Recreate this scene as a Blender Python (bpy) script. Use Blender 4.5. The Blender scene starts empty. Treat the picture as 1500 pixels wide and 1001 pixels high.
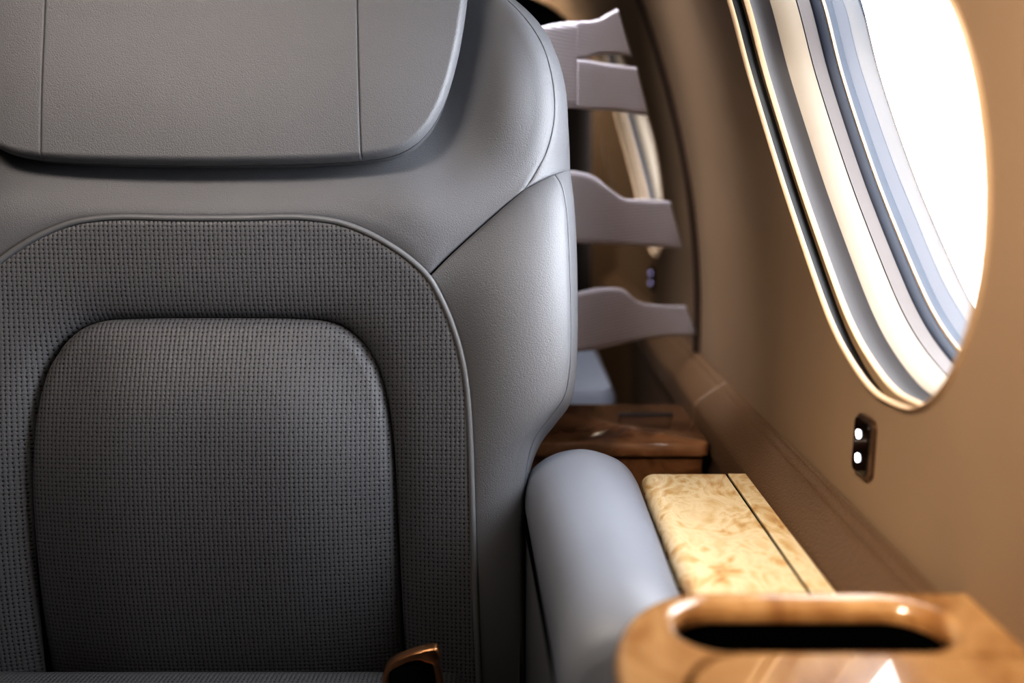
import bpy, bmesh, math
import numpy as np
from mathutils import Vector, kdtree

scene = bpy.context.scene
COL = scene.collection
PITCH = math.radians(10.0)
FPX = 1458.3
CP, SP = math.cos(PITCH), math.sin(PITCH)

# ------------------------------------------------------------------ measuring helpers
def ray(px, py):
    u = (px - 750.0) / FPX
    v = (500.5 - py) / FPX
    return Vector((u, CP + v * SP, -SP + v * CP))

def at_y(px, py, Y):
    d = ray(px, py)
    return d * (Y / d.y)

def at_z(px, py, Z):
    d = ray(px, py)
    return d * (Z / d.z)

RECL = math.radians(12.0)
SEAT_N = Vector((0, -math.cos(RECL), math.sin(RECL)))      # out of the backrest
SEAT_T = Vector((0, math.sin(RECL), math.cos(RECL)))       # up the backrest
SEAT_0 = Vector((0, 0.85, -0.463))
XC = -0.281                                                # middle of the seat

def S(px, py, d=0.0):
    r = ray(px, py)
    return r * ((d + SEAT_N.dot(SEAT_0)) / SEAT_N.dot(r))

def mir(p):
    return Vector((2 * XC - p.x, p.y, p.z))

def wall_x(z):
    if z < -0.241:
        return 0.2754
    return 0.25 - 0.2107 * z - 0.4373 * z * z

def on_wall(px, py):
    r = ray(px, py)
    lo, hi = 0.1, 4.0
    for _ in range(60):
        m = 0.5 * (lo + hi)
        p = r * m
        if p.x < wall_x(p.z):
            lo = m
        else:
            hi = m
    return r * lo

# ------------------------------------------------------------------ object helpers
ROOTLOC = {}

def tag(o, label=None, cat=None, group=None, kind=None):
    if label: o['label'] = label
    if cat: o['category'] = cat
    if group: o['group'] = group
    if kind: o['kind'] = kind
    return o

def empty(name, loc, label=None, cat=None, group=None, kind=None):
    o = bpy.data.objects.new(name, None)
    o.empty_display_size = 0.05
    COL.objects.link(o)
    o.location = loc
    ROOTLOC[o.name] = Vector(loc)
    return tag(o, label, cat, group, kind)

def base_of(o):
    off = Vector((0, 0, 0))
    while o is not None:
        off += Vector(o.location)
        o = o.parent
    return off

def link(name, verts, faces, mat, parent=None, smooth=True, uvs=None):
    """one mesh object from world-space vertices"""
    off = base_of(parent) if parent else Vector((0, 0, 0))
    me = bpy.data.meshes.new(name)
    me.from_pydata([tuple(Vector(v) - off) for v in verts], [], faces)
    me.validate(verbose=False)
    bm = bmesh.new(); bm.from_mesh(me)
    bmesh.ops.recalc_face_normals(bm, faces=bm.faces)
    bm.to_mesh(me); bm.free()
    if uvs is not None:
        lay = me.uv_layers.new(name='UVMap')
        for lp in me.loops:
            lay.data[lp.index].uv = uvs[lp.vertex_index]
    for p in me.polygons:
        p.use_smooth = smooth
    if smooth: me.set_sharp_from_angle(angle=math.radians(48))
    if mat: me.materials.append(mat)
    o = bpy.data.objects.new(name, me)
    COL.objects.link(o)
    if parent: o.parent = parent
    return o

def bevel(o, w, seg=3, angle=35):
    m = o.modifiers.new('bevel', 'BEVEL')
    m.width = w; m.segments = seg; m.limit_method = 'ANGLE'; m.angle_limit = math.radians(angle)
    m.harden_normals = False
    return o

class Acc:
    """collects shapes into one mesh"""
    def __init__(self):
        self.v = []; self.f = []
    def add(self, vs, fs):
        b = len(self.v)
        self.v += [Vector(p) for p in vs]
        self.f += [tuple(i + b for i in f) for f in fs]
        return self
    def grid(self, P, closed_u=False):
        nu, nv = len(P), len(P[0])
        vs = [p for row in P for p in row]
        fs = []
        for i in range(nu if closed_u else nu - 1):
            i2 = (i + 1) % nu
            for j in range(nv - 1):
                fs.append((i * nv + j, i2 * nv + j, i2 * nv + j + 1, i * nv + j + 1))
        return self.add(vs, fs)
    def loft(self, loops, cap0=False, cap1=False):
        n = len(loops[0])
        vs = [p for l in loops for p in l]
        fs = []
        for k in range(len(loops) - 1):
            for i in range(n):
                j = (i + 1) % n
                fs.append((k * n + i, k * n + j, (k + 1) * n + j, (k + 1) * n + i))
        if cap0: fs.append(tuple(range(n)))
        if cap1: fs.append(tuple((len(loops) - 1) * n + i for i in range(n)))
        return self.add(vs, fs)
    def box(self, x0, x1, y0, y1, z0, z1):
        vs = [(x, y, z) for x in (x0, x1) for y in (y0, y1) for z in (z0, z1)]
        fs = [(0, 1, 3, 2), (4, 6, 7, 5), (0, 4, 5, 1), (2, 3, 7, 6), (0, 2, 6, 4), (1, 5, 7, 3)]
        return self.add(vs, fs)
    def tube(self, path, r, n=10, closed=False, caps=True):
        loops = []
        m = len(path)
        up = Vector((0, 0, 1))
        prev = None
        for i, p in enumerate(path):
            if closed:
                t = (path[(i + 1) % m] - path[i - 1]).normalized()
            else:
                t = (path[min(i + 1, m - 1)] - path[max(i - 1, 0)]).normalized()
            if prev is None:
                a = t.orthogonal().normalized()
            else:
                a = (prev - t * prev.dot(t)).normalized()
            prev = a
            b = t.cross(a)
            rr = r(i / (m - 1)) if callable(r) else r
            loops.append([p + a * (rr * math.cos(2 * math.pi * k / n)) + b * (rr * math.sin(2 * math.pi * k / n)) for k in range(n)])
        if closed: loops.append(loops[0])
        return self.loft(loops, caps and not closed, caps and not closed)
    def done(self, name, mat, parent=None, smooth=True, uvs=None):
        return link(name, self.v, self.f, mat, parent, smooth, uvs)

# ------------------------------------------------------------------ curves & patches
def catmull(pts, closed=False, sub=16):
    P = [Vector(p) for p in pts]
    out = []
    n = len(P)
    rng = range(n) if closed else range(n - 1)
    for i in rng:
        p1, p2 = P[i], P[(i + 1) % n]
        p0 = P[i - 1] if (closed or i > 0) else p1 * 2 - p2
        p3 = P[(i + 2) % n] if (closed or i + 2 < n) else p2 * 2 - p1
        d1 = max((p1 - p0).length, 1e-7) ** 0.5
        d2 = max((p2 - p1).length, 1e-7) ** 0.5
        d3 = max((p3 - p2).length, 1e-7) ** 0.5
        t0 = 0; t1 = d1; t2 = t1 + d2; t3 = t2 + d3
        for k in range(sub):
            t = t1 + (t2 - t1) * k / sub
            A1 = p0 * ((t1 - t) / (t1 - t0)) + p1 * ((t - t0) / (t1 - t0))
            A2 = p1 * ((t2 - t) / (t2 - t1)) + p2 * ((t - t1) / (t2 - t1))
            A3 = p2 * ((t3 - t) / (t3 - t2)) + p3 * ((t - t2) / (t3 - t2))
            B1 = A1 * ((t2 - t) / (t2 - t0)) + A2 * ((t - t0) / (t2 - t0))
            B2 = A2 * ((t3 - t) / (t3 - t1)) + A3 * ((t - t1) / (t3 - t1))
            out.append(B1 * ((t2 - t) / (t2 - t1)) + B2 * ((t - t1) / (t2 - t1)))
    if not closed: out.append(P[-1].copy())
    return out

class Crv:
    def __init__(self, pts, smooth=True):
        self.p = catmull(pts) if smooth else [Vector(p) for p in pts]
        self.s = [0.0]
        for a, b in zip(self.p, self.p[1:]):
            self.s.append(self.s[-1] + (b - a).length)
        self.L = self.s[-1]
    def __call__(self, t):
        x = min(max(t, 0), 1) * self.L
        lo, hi = 0, len(self.s) - 1
        while hi - lo > 1:
            m = (lo + hi) // 2
            if self.s[m] <= x: lo = m
            else: hi = m
        d = self.s[hi] - self.s[lo]
        return self.p[lo].lerp(self.p[hi], (x - self.s[lo]) / d if d > 1e-12 else 0)
    def sample(self, n):
        return [self(i / (n - 1)) for i in range(n)]

def warp(n, a=0.14):
    return [i / n - a * math.sin(2 * math.pi * i / n) for i in range(n + 1)]

class Dist:
    def __init__(self, c):
        self.p = c.sample(max(80, int(c.L / 0.001)))
        self.kd = kdtree.KDTree(len(self.p))
        for i, p in enumerate(self.p): self.kd.insert(p, i)
        self.kd.balance()
    def __call__(self, q):
        _, i, d = self.kd.find(q)
        for a, b in ((i - 1, i), (i, i + 1)):
            if a < 0 or b >= len(self.p): continue
            A, Bp = self.p[a], self.p[b]
            ab = Bp - A; L2 = ab.length_squared
            if L2 < 1e-14: continue
            t = min(1, max(0, (q - A).dot(ab) / L2))
            d = min(d, (q - (A + ab * t)).length)
        return 0.0 if d < 2e-5 else d

def rnd(d, R):
    x = min(1.0, d / R)
    return math.sqrt(max(0.0, 1 - (1 - x) ** 2))
def soft(d, R):
    x = min(1.0, d / R)
    return math.sin(x * math.pi / 2)

def patch(B, T, L, R, nu, nv, puffs=(), au=0.14, av=0.14, extra=None, relax=0, blur=0.0):
    """puffs: (height, radius, borders, profile); one factor per border, multiplied"""
    us, vs = warp(nu, au), warp(nv, av)
    p00, p10, p01, p11 = B(0), B(1), T(0), T(1)
    D = {b: Dist(c) for b, c in (('B', B), ('T', T), ('L', L), ('R', R))}
    H = []
    Lv, Rv = [L(v) for v in vs], [R(v) for v in vs]
    for u in us:
        row = []
        Bu, Tu = B(u), T(u)
        for j, v in enumerate(vs):
            q = (Bu * (1 - v) + Tu * v + Lv[j] * (1 - u) + Rv[j] * u
                 - (p00 * ((1 - u) * (1 - v)) + p10 * (u * (1 - v)) + p01 * ((1 - u) * v) + p11 * (u * v)))
            h = e = 0.0
            dd = {}
            for hh, RR, bd, fn in puffs:
                k = hh
                for b in bd:
                    if b not in dd: dd[b] = D[b](q)
                    k *= fn(dd[b], RR)
                if fn is rnd: e += k
                else: h += k
            if extra:
                if relax or blur: h += extra(u, v, q)
                else: e += extra(u, v, q)
            row.append([q, h, e])
        H.append(row)
    # relax the broad shape so no ridge runs across the panel
    n_u, n_v = len(us), len(vs)
    F = [[c[1] + c[0].dot(SEAT_N) for c in r] for r in H]
    if relax:
        A = np.array(F)
        for _ in range(relax):
            A[1:-1, 1:-1] = 0.25 * (A[:-2, 1:-1] + A[2:, 1:-1] + A[1:-1, :-2] + A[1:-1, 2:])
        F = A.tolist()
    if blur:
        # smooth the height in the plane of the backrest, fading out at the borders
        px = np.array([[c[0].x for c in r] for r in H]); pt = np.array([[(c[0] - SEAT_0).dot(SEAT_T) for c in r] for r in H])
        A = np.array(F)
        st = 0.003
        x0, t0 = px.min() - 0.05, pt.min() - 0.05
        W, Hh = int((px.max() - x0 + 0.05) / st) + 2, int((pt.max() - t0 + 0.05) / st) + 2
        num = np.zeros((W, Hh)); den = np.zeros((W, Hh))
        ix = ((px - x0) / st).round().astype(int).ravel(); it = ((pt - t0) / st).round().astype(int).ravel()
        cnt = np.zeros((W, Hh)); sm_ = np.zeros((W, Hh))
        np.add.at(cnt, (ix, it), 1.0); np.add.at(sm_, (ix, it), A.ravel())
        m = cnt > 0
        num[m] = sm_[m] / cnt[m]; den[m] = 1.0
        rad = int(3 * blur / st)
        ker = np.exp(-0.5 * (np.arange(-rad, rad + 1) * st / blur) ** 2)
        for ax in (0, 1):
            num = np.apply_along_axis(lambda q_: np.convolve(q_, ker, 'same'), ax, num)
            den = np.apply_along_axis(lambda q_: np.convolve(q_, ker, 'same'), ax, den)
        val = num / np.maximum(den, 1e-9)
        fx = (px - x0) / st; ft = (pt - t0) / st
        i0 = np.floor(fx).astype(int); j0 = np.floor(ft).astype(int)
        a_, b_ = fx - i0, ft - j0
        S_ = (val[i0, j0] * (1 - a_) * (1 - b_) + val[i0 + 1, j0] * a_ * (1 - b_) + val[i0, j0 + 1] * (1 - a_) * b_ + val[i0 + 1, j0 + 1] * a_ * b_)
        wgt = np.array([[min(1.0, min(D[k](c[0]) for k in D) / (1.6 * blur)) for c in r] for r in H])
        wgt = wgt * wgt * (3 - 2 * wgt)
        F = (A * (1 - wgt) + S_ * wgt).tolist()
    return [[c[0] + SEAT_N * (F[i][j] - c[0].dot(SEAT_N) + c[2]) for j, c in enumerate(r)] for i, r in enumerate(H)]

def under(p):
    # lower end of the backrest curves back under, towards the cushion
    t = (p - SEAT_0).dot(SEAT_T)
    x = max(0.0, 0.27 - t) / 0.27
    q = p - SEAT_N * (0.044 * x * x)
    return Vector((XC + (q.x - XC) * (1 + 0.022 * x * x), q.y, q.z))

def grid_uv(G):
    return [(p.x, (p - SEAT_0).dot(SEAT_T)) for row in G for p in row]

def grid_obj(name, G, mat, parent):
    G = [[under(p) for p in r] for r in G]
    a = Acc(); a.grid(G)
    return a.done(name, mat, parent, True, grid_uv(G))

# ------------------------------------------------------------------ materials
def lin(c):
    f = lambda x: x / 12.92 if x <= 0.04045 else ((x + 0.055) / 1.055) ** 2.4
    return tuple(f(x / 255.0) for x in c) + (1.0,)

class NT:
    def __init__(self, name):
        self.m = bpy.data.materials.new(name)
        self.m.use_nodes = True
        self.t = self.m.node_tree
        self.b = self.t.nodes.get('Principled BSDF')
    def n(self, typ, **kw):
        o = self.t.nodes.new(typ)
        for k, v in kw.items(): setattr(o, k, v)
        return o
    def l(self, a, b):
        self.t.links.new(a, b)
    def math(self, op, a, b=None, c=None):
        o = self.n('ShaderNodeMath', operation=op)
        for i, x in enumerate((a, b, c)):
            if x is None: continue
            if isinstance(x, (int, float)): o.inputs[i].default_value = x
            else: self.l(x, o.inputs[i])
        return o.outputs[0]
    def mix(self, fac, a, b):
        o = self.n('ShaderNodeMix', data_type='RGBA')
        for i, x in ((0, fac), (6, a), (7, b)):
            if isinstance(x, (int, float)): o.inputs[i].default_value = x
            elif isinstance(x, tuple): o.inputs[i].default_value = x
            else: self.l(x, o.inputs[i])
        return o.outputs[2]
    def ramp(self, fac, stops):
        o = self.n('ShaderNodeValToRGB')
        e = o.color_ramp.elements
        while len(e) < len(stops): e.new(0.5)
        for i, (p, c) in enumerate(stops):
            e[i].position = p; e[i].color = c
        self.l(fac, o.inputs[0])
        return o.outputs[0]
    def coord(self, which='Object', scale=(1, 1, 1), rot=(0, 0, 0)):
        tc = self.n('ShaderNodeTexCoord')
        mp = self.n('ShaderNodeMapping')
        mp.inputs['Scale'].default_value = scale
        mp.inputs['Rotation'].default_value = rot
        self.l(tc.outputs[which], mp.inputs[0])
        return mp.outputs[0]
    def noise(self, vec, scale, detail=4, rough=0.5, dist=0.0):
        o = self.n('ShaderNodeTexNoise')
        o.inputs['Scale'].default_value = scale
        o.inputs['Detail'].default_value = detail
        o.inputs['Roughness'].default_value = rough
        o.inputs['Distortion'].default_value = dist
        self.l(vec, o.inputs['Vector'])
        return o.outputs['Fac']
    def voro(self, vec, scale, feature='F1', out='Distance'):
        o = self.n('ShaderNodeTexVoronoi', feature=feature)
        o.inputs['Scale'].default_value = scale
        self.l(vec, o.inputs['Vector'])
        return o.outputs[out]
    def bump(self, height, strength, dist, normal=None):
        o = self.n('ShaderNodeBump')
        o.inputs['Strength'].default_value = strength
        o.inputs['Distance'].default_value = dist
        self.l(height, o.inputs['Height'])
        if normal is not None: self.l(normal, o.inputs['Normal'])
        return o.outputs[0]
    def set(self, **kw):
        names = dict(color='Base Color', rough='Roughness', metal='Metallic', spec='Specular IOR Level', coat='Coat Weight',
                     coat_rough='Coat Roughness', normal='Normal', emit='Emission Color', estr='Emission Strength',
                     sheen='Sheen Weight', trans='Transmission Weight', ior='IOR')
        for k, v in kw.items():
            i = self.b.inputs[names[k]]
            if isinstance(v, (int, float, tuple)): i.default_value = v
            else: self.l(v, i)
        return self

def leather(name, rgb, rough=0.5, grain=750, strength=0.35, spec=0.45, perforated=False):
    k = NT(name)
    co = k.coord('Object')
    wob = k.noise(co, 60, 3)
    v = k.voro(co, grain, 'F1')
    fine = k.noise(co, grain * 1.6, 3, 0.6)
    h = k.math('ADD', k.math('MULTIPLY', v, -1.0), k.math('MULTIPLY', fine, 0.5))
    base = lin(rgb)
    dark = tuple(x * 0.8 for x in base[:3]) + (1,)
    col = k.mix(k.math('MULTIPLY', k.noise(co, 14, 3), 0.5), base, dark)
    nrm = k.bump(h, strength, 0.0006)
    if perforated:
        uv = k.coord('UV', (1 / 0.0042, 1 / 0.0042, 1))
        sx = k.n('ShaderNodeSeparateXYZ'); k.l(uv, sx.inputs[0])
        wx = k.math('MULTIPLY', k.math('SUBTRACT', k.noise(co, 260, 2), 0.5), 0.5)
        wy = k.math('MULTIPLY', k.math('SUBTRACT', k.noise(k.coord('Object', (1, 1, 1.3)), 240, 2), 0.5), 0.5)
        fx = k.math('SUBTRACT', k.math('FRACT', k.math('ADD', sx.outputs[0], wx)), 0.5)
        fy = k.math('SUBTRACT', k.math('FRACT', k.math('ADD', sx.outputs[1], wy)), 0.5)
        dd = k.math('SQRT', k.math('ADD', k.math('MULTIPLY', fx, fx), k.math('MULTIPLY', k.math('MULTIPLY', fy, 0.85), k.math('MULTIPLY', fy, 0.85))))
        hole = k.n('ShaderNodeMapRange', interpolation_type='SMOOTHSTEP')
        hole.inputs['From Min'].default_value = 0.12; hole.inputs['From Max'].default_value = 0.22
        hole.inputs['To Min'].default_value = 1.0; hole.inputs['To Max'].default_value = 0.0
        k.l(dd, hole.inputs['Value'])
        # quilted strips between the holes
        ax = k.math('ABSOLUTE', fx); ay = k.math('ABSOLUTE', fy)
        cx = k.math('POWER', k.math('SUBTRACT', 1.0, k.math('MULTIPLY', ax, 1.6)), 2.0)
        cy = k.math('POWER', k.math('SUBTRACT', 1.0, k.math('MULTIPLY', ay, 1.6)), 2.0)
        weave = k.math('ADD', k.math('MULTIPLY', cx, -0.75), k.math('MULTIPLY', cy, -0.45))
        weave = k.math('SUBTRACT', weave, k.math('MULTIPLY', hole.outputs[0], 0.9))
        nrm = k.bump(weave, 0.5, 0.0009, nrm)
        col = k.mix(k.math('MULTIPLY', hole.outputs[0], 0.9), col, (0.004, 0.004, 0.005, 1))
        col = k.mix(k.math('MULTIPLY', cx, 0.16), col, (0.01, 0.01, 0.011, 1))
    k.set(color=col, rough=rough, spec=spec, normal=nrm)
    return k.m

def plain(name, rgb, rough=0.5, metal=0.0, spec=0.5, coat=0.0, noise_scale=40, vary=0.12, bump=0.0):
    k = NT(name)
    co = k.coord('Object')
    base = lin(rgb)
    dark = tuple(x * (1 - vary) for x in base[:3]) + (1,)
    nz = k.noise(co, noise_scale, 4)
    k.set(color=k.mix(nz, base, dark), rough=rough, metal=metal, spec=spec, coat=coat)
    if bump > 0:
        k.set(normal=k.bump(k.noise(co, 900, 3), bump, 0.0005))
    return k.m

def burl(name, light, mid, dark, scale=1.0, rough=0.25, coat=1.0, coat_rough=0.04):
    k = NT(name)
    co = k.coord('Object', (1.0 * scale, 0.55 * scale, 1.0 * scale), (0, 0, 0.15))
    w = k.noise(co, 16, 6, 0.62, 1.6)
    big = k.noise(co, 5, 3, 0.5, 0.8)
    v = k.voro(co, 38, 'SMOOTH_F1')
    f = k.math('ADD', k.math('MULTIPLY', w, 0.62), k.math('ADD', k.math('MULTIPLY', big, 0.3), k.math('MULTIPLY', v, 0.18)))
    col = k.ramp(f, [(0.36, lin(dark)), (0.47, lin(mid)), (0.56, lin(light)), (0.72, lin(mid))])
    # fine curl streaks across the grain
    st = k.noise(k.coord('Object', (6 * scale, 90 * scale, 10 * scale), (0, 0, 0.1)), 3.0, 4, 0.6, 2.2)
    stm = k.n('ShaderNodeMapRange'); stm.inputs['From Min'].default_value = 0.60; stm.inputs['From Max'].default_value = 0.75
    k.l(st, stm.inputs['Value'])
    col = k.mix(k.math('MULTIPLY', stm.outputs[0], 0.55), col, lin(dark))
    k.set(color=col, rough=rough, coat=coat, coat_rough=coat_rough, spec=0.4)
    return k.m

M = {}
M['leather'] = leather('seat_leather', (112, 113, 117), 0.48, 850, 0.42)
M['perf'] = leather('perforated_leather', (106, 107, 111), 0.48, 700, 0.25, perforated=True)
M['piping'] = leather('piping_leather', (118, 119, 122), 0.42, 900, 0.15)
M['arm'] = leather('armrest_leather', (134, 138, 148), 0.5, 900, 0.15)
M['wall'] = leather('wall_covering', (142, 120, 98), 0.62, 1500, 0.2, 0.3)
M['ledge'] = leather('ledge_leather', (104, 82, 62), 0.45, 420, 1.0, 0.5)
M['trim'] = plain('dark_trim', (58, 45, 36), 0.7, spec=0.2)
M['shaded_seat'] = leather('shaded_seat_leather', (22, 17, 14), 0.8, 600, 0.3, 0.03)  # cabin shadow on the rear seat, put into the leather colour
M['black'] = plain('black_plastic', (9, 9, 10), 0.35)
M['void'] = plain('black_recess', (3, 3, 3), 0.9, spec=0.05)
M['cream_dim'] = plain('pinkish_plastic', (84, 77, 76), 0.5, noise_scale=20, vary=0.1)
M['cream'] = plain('cream_plastic', (126, 114, 100), 0.4, noise_scale=20, vary=0.05)
M['rim'] = plain('window_rim_cream', (172, 146, 118), 0.4, noise_scale=20, vary=0.03)
M['grey_track'] = plain('grey_shade_track', (42, 37, 37), 0.5, noise_scale=15, vary=0.2)
M['pane_frame'] = plain('pale_blue_frame', (70, 75, 84), 0.7, noise_scale=30, vary=0.06)
M['seal'] = plain('slate_blue_seal', (30, 35, 48), 0.55, noise_scale=50, vary=0.2)
M['burl'] = burl('pale_burl_veneer', (240, 221, 184), (214, 180, 130), (158, 106, 58), 1.9)
M['console_wood'] = burl('honey_veneer', (186, 148, 104), (158, 118, 77), (110, 74, 43), 0.8)
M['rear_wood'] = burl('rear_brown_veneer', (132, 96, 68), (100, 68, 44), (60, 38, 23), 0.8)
M['rose'] = plain('rose_gold', (232, 178, 134), 0.30, metal=1.0, noise_scale=60, vary=0.15)
M['carpet'] = plain('carpet', (44, 37, 32), 0.95, noise_scale=300, vary=0.4, bump=0.6)
M['wall_far'] = leather('far_wall_covering', (84, 66, 50), 0.65, 1500, 0.2, 0.3)
M['ceiling'] = plain('ceiling_panel', (150, 138, 122), 0.7, vary=0.05)
M['belt'] = plain('black_webbing', (16, 16, 18), 0.7, noise_scale=400, vary=0.3, bump=0.4)

def strap_material():
    k = NT('lavender_webbing')
    co = k.coord('Object')
    s = k.n('ShaderNodeSeparateXYZ'); k.l(co, s.inputs[0])
    z = k.math('SINE', k.math('MULTIPLY', s.outputs[2], 2 * math.pi / 0.0042))
    x = k.math('SINE', k.math('MULTIPLY', k.math('ADD', s.outputs[0], s.outputs[1]), 2 * math.pi / 0.0035))
    h = k.math('ADD', z, k.math('MULTIPLY', x, 0.5))
    col = k.mix(k.math('MULTIPLY_ADD', z, 0.4, 0.5), lin((228, 225, 230)), lin((202, 198, 206)))
    k.set(color=col, rough=0.8, spec=0.2, normal=k.bump(h, 0.5, 0.0008))
    tl = k.n('ShaderNodeBsdfTranslucent'); k.l(col, tl.inputs[0])
    mx = k.n('ShaderNodeMixShader'); mx.inputs[0].default_value = 0.4
    k.l(k.b.outputs[0], mx.inputs[1]); k.l(tl.outputs[0], mx.inputs[2])
    k.l(mx.outputs[0], k.t.nodes.get('Material Output').inputs[0])
    return k.m
M['strap'] = strap_material()

def lamp_mat(name, col, s):
    k = NT(name)
    f = k.noise(k.coord('Object'), 30, 1)
    k.set(color=k.mix(f, col, col), emit=col, estr=s, rough=0.3)
    return k.m
M['led'] = lamp_mat('button_light', (0.82, 0.88, 1.0, 1), 9.0)
M['led_dim'] = lamp_mat('button_light_blue', (0.55, 0.55, 1.0, 1), 1.6)

def glass_mat():
    k = NT('window_acrylic')
    t = k.t
    t.nodes.remove(k.b)
    out = t.nodes.get('Material Output')
    tr = k.n('ShaderNodeBsdfTransparent'); tr.inputs[0].default_value = (0.97, 0.985, 1, 1)
    gl = k.n('ShaderNodeBsdfGlossy'); gl.inputs['Roughness'].default_value = 0.02
    fr = k.n('ShaderNodeFresnel'); fr.inputs[0].default_value = 1.45
    nz = k.noise(k.coord('Object'), 2, 1)
    mx = k.n('ShaderNodeMixShader')
    k.l(k.math('MULTIPLY', fr.outputs[0], k.math('MULTIPLY_ADD', nz, 0.1, 0.5)), mx.inputs[0])
    k.l(tr.outputs[0], mx.inputs[1]); k.l(gl.outputs[0], mx.inputs[2])
    k.l(mx.outputs[0], out.inputs[0])
    return k.m
M['glass'] = glass_mat()

# ================================================================== CABIN SHELL
FLOOR_Z, CEIL_Z = -0.90, 0.62
PITCH_Y = 1.18            # spacing of the cabin windows
CELL0, CELL1 = 0.27, 1.45
XMID = -0.50

wpx = [(1070, 0), (1100, 110), (1146, 260), (1200, 420), (1228, 490), (1260, 545), (1284, 574), (1308, 589), (1338, 598), (1368, 585), (1388, 560),
       (1405, 528), (1425, 470), (1440, 400), (1447, 300), (1443, 210), (1430, 120), (1412, 55), (1390, 0)]
wp = [on_wall(*p) for p in wpx]
outl = [(p.y, p.z) for p in wp] + [(0.615, 0.165), (0.69, 0.235), (0.80, 0.27), (0.91, 0.26), (0.99, 0.222)]
print('WINDOW', [(round(a, 3), round(b, 3)) for a, b in outl])
WC = (0.79, 0.055)
dense = catmull([(a, b, 0) for a, b in outl], closed=True, sub=24)
ang = sorted((math.atan2(p.y - WC[1], p.x - WC[0]), math.hypot(p.x - WC[0], p.y - WC[1])) for p in dense)
def wr(th):
    th = (th + math.pi) % (2 * math.pi) - math.pi
    lo, hi = 0, len(ang)
    while lo < hi:
        m = (lo + hi) // 2
        if ang[m][0] < th: lo = m + 1
        else: hi = m
    a = ang[lo - 1]; b = ang[lo % len(ang)]
    da = (b[0] - a[0]) % (2 * math.pi); dt = (th - a[0]) % (2 * math.pi)
    return a[1] + (b[1] - a[1]) * (dt / da if da > 1e-9 else 0)

rect = (CELL0, CELL1, FLOOR_Z, CEIL_Z)
corner = [math.atan2(z - WC[1], y - WC[0]) for y in rect[:2] for z in rect[2:]]
THS = sorted([2 * math.pi * i / 160 - math.pi for i in range(160)] + corner)
def ring_pt(th, s, dx, yoff=0.0, mirror=False):
    r = wr(th) * s
    y, z = WC[0] + r * math.cos(th), WC[1] + r * math.sin(th)
    x = wall_x(z) + dx
    return Vector((x, y + yoff, z))

def cell_rect(th):
    c, s = math.cos(th), math.sin(th)
    t = 1e9
    if c > 1e-9: t = min(t, (rect[1] - WC[0]) / c)
    if c < -1e-9: t = min(t, (rect[0] - WC[0]) / c)
    if s > 1e-9: t = min(t, (rect[3] - WC[1]) / s)
    if s < -1e-9: t = min(t, (rect[2] - WC[1]) / s)
    return WC[0] + t * c, WC[1] + t * s

# window wall panels along the right side
cells = [-2, -1, 0, 1]
a = Acc()
for k in cells:
    loops = []
    for j in range(25):
        f = j / 24
        f = f ** 1.4
        lp = []
        for th in THS:
            r = wr(th)
            y0, z0 = WC[0] + r * math.cos(th), WC[1] + r * math.sin(th)
            y1, z1 = cell_rect(th)
            y, z = y0 + (y1 - y0) * f, z0 + (z1 - z0) * f
            lp.append(Vector((wall_x(z), y + k * PITCH_Y, z)))
        loops.append(lp)
    a.loft(loops)
w = a.done('wall_right', M['wall']); tag(w, 'tan leather-covered cabin sidewall around the oval window', 'wall', kind='structure')

zs = [FLOOR_Z + (CEIL_Z - FLOOR_Z) * i / 60 for i in range(61)]
Y_BACK, Y_FRONT = CELL1 + PITCH_Y, CELL0 - 2 * PITCH_Y
a = Acc(); a.grid([[Vector((2 * XMID - wall_x(z), y, z)) for z in zs] for y in (Y_FRONT, 0, Y_BACK)])
tag(a.done('wall_left', M['wall_far']), 'tan cabin sidewall on the far left', 'wall', kind='structure')
xr = wall_x(CEIL_Z)
tag(Acc().grid([[Vector((x, y, CEIL_Z)) for y in (Y_FRONT, Y_BACK)] for x in (2 * XMID - xr, XMID, xr)]).done('ceiling', M['ceiling']), 'cream cabin ceiling', 'ceiling', kind='structure')
tag(Acc().box(2 * XMID - 0.28, 0.28, Y_FRONT, Y_BACK, FLOOR_Z - 0.05, FLOOR_Z).done('floor', M['carpet'], smooth=False), 'brown carpeted cabin floor', 'floor', kind='structure')
def bulkhead(name, y, lab, mt):
    prof = [Vector((wall_x(z), y, z)) for z in zs] + [Vector((2 * XMID - wall_x(z), y, z)) for z in reversed(zs)]
    tag(link(name, prof, [tuple(range(len(prof)))], mt, smooth=False), lab, 'wall', kind='structure')
bulkhead('wall_back', Y_BACK, 'brown bulkhead at the end of the cabin', M['wall'])
bulkhead('wall_front', Y_FRONT, 'brown bulkhead behind the viewpoint', M['wall_far'])

# vertical joint strip between two sidewall panels
def joint(n, y):
    zz = [-0.27 + (CEIL_Z + 0.27) * i / 50 for i in range(51)]
    prof = [(-0.016, 0.0), (-0.012, -0.005), (0, -0.007), (0.012, -0.005), (0.016, 0.0)]
    tag(Acc().grid([[Vector((wall_x(z) + dx, y + dy, z)) for dy, dx in prof] for z in zz]).done('trim_%d' % n, M['trim']), 'dark brown vertical joint strip between sidewall panels', 'trim', kind='structure')
joint(1, CELL1)
joint(2, CELL0)

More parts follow.
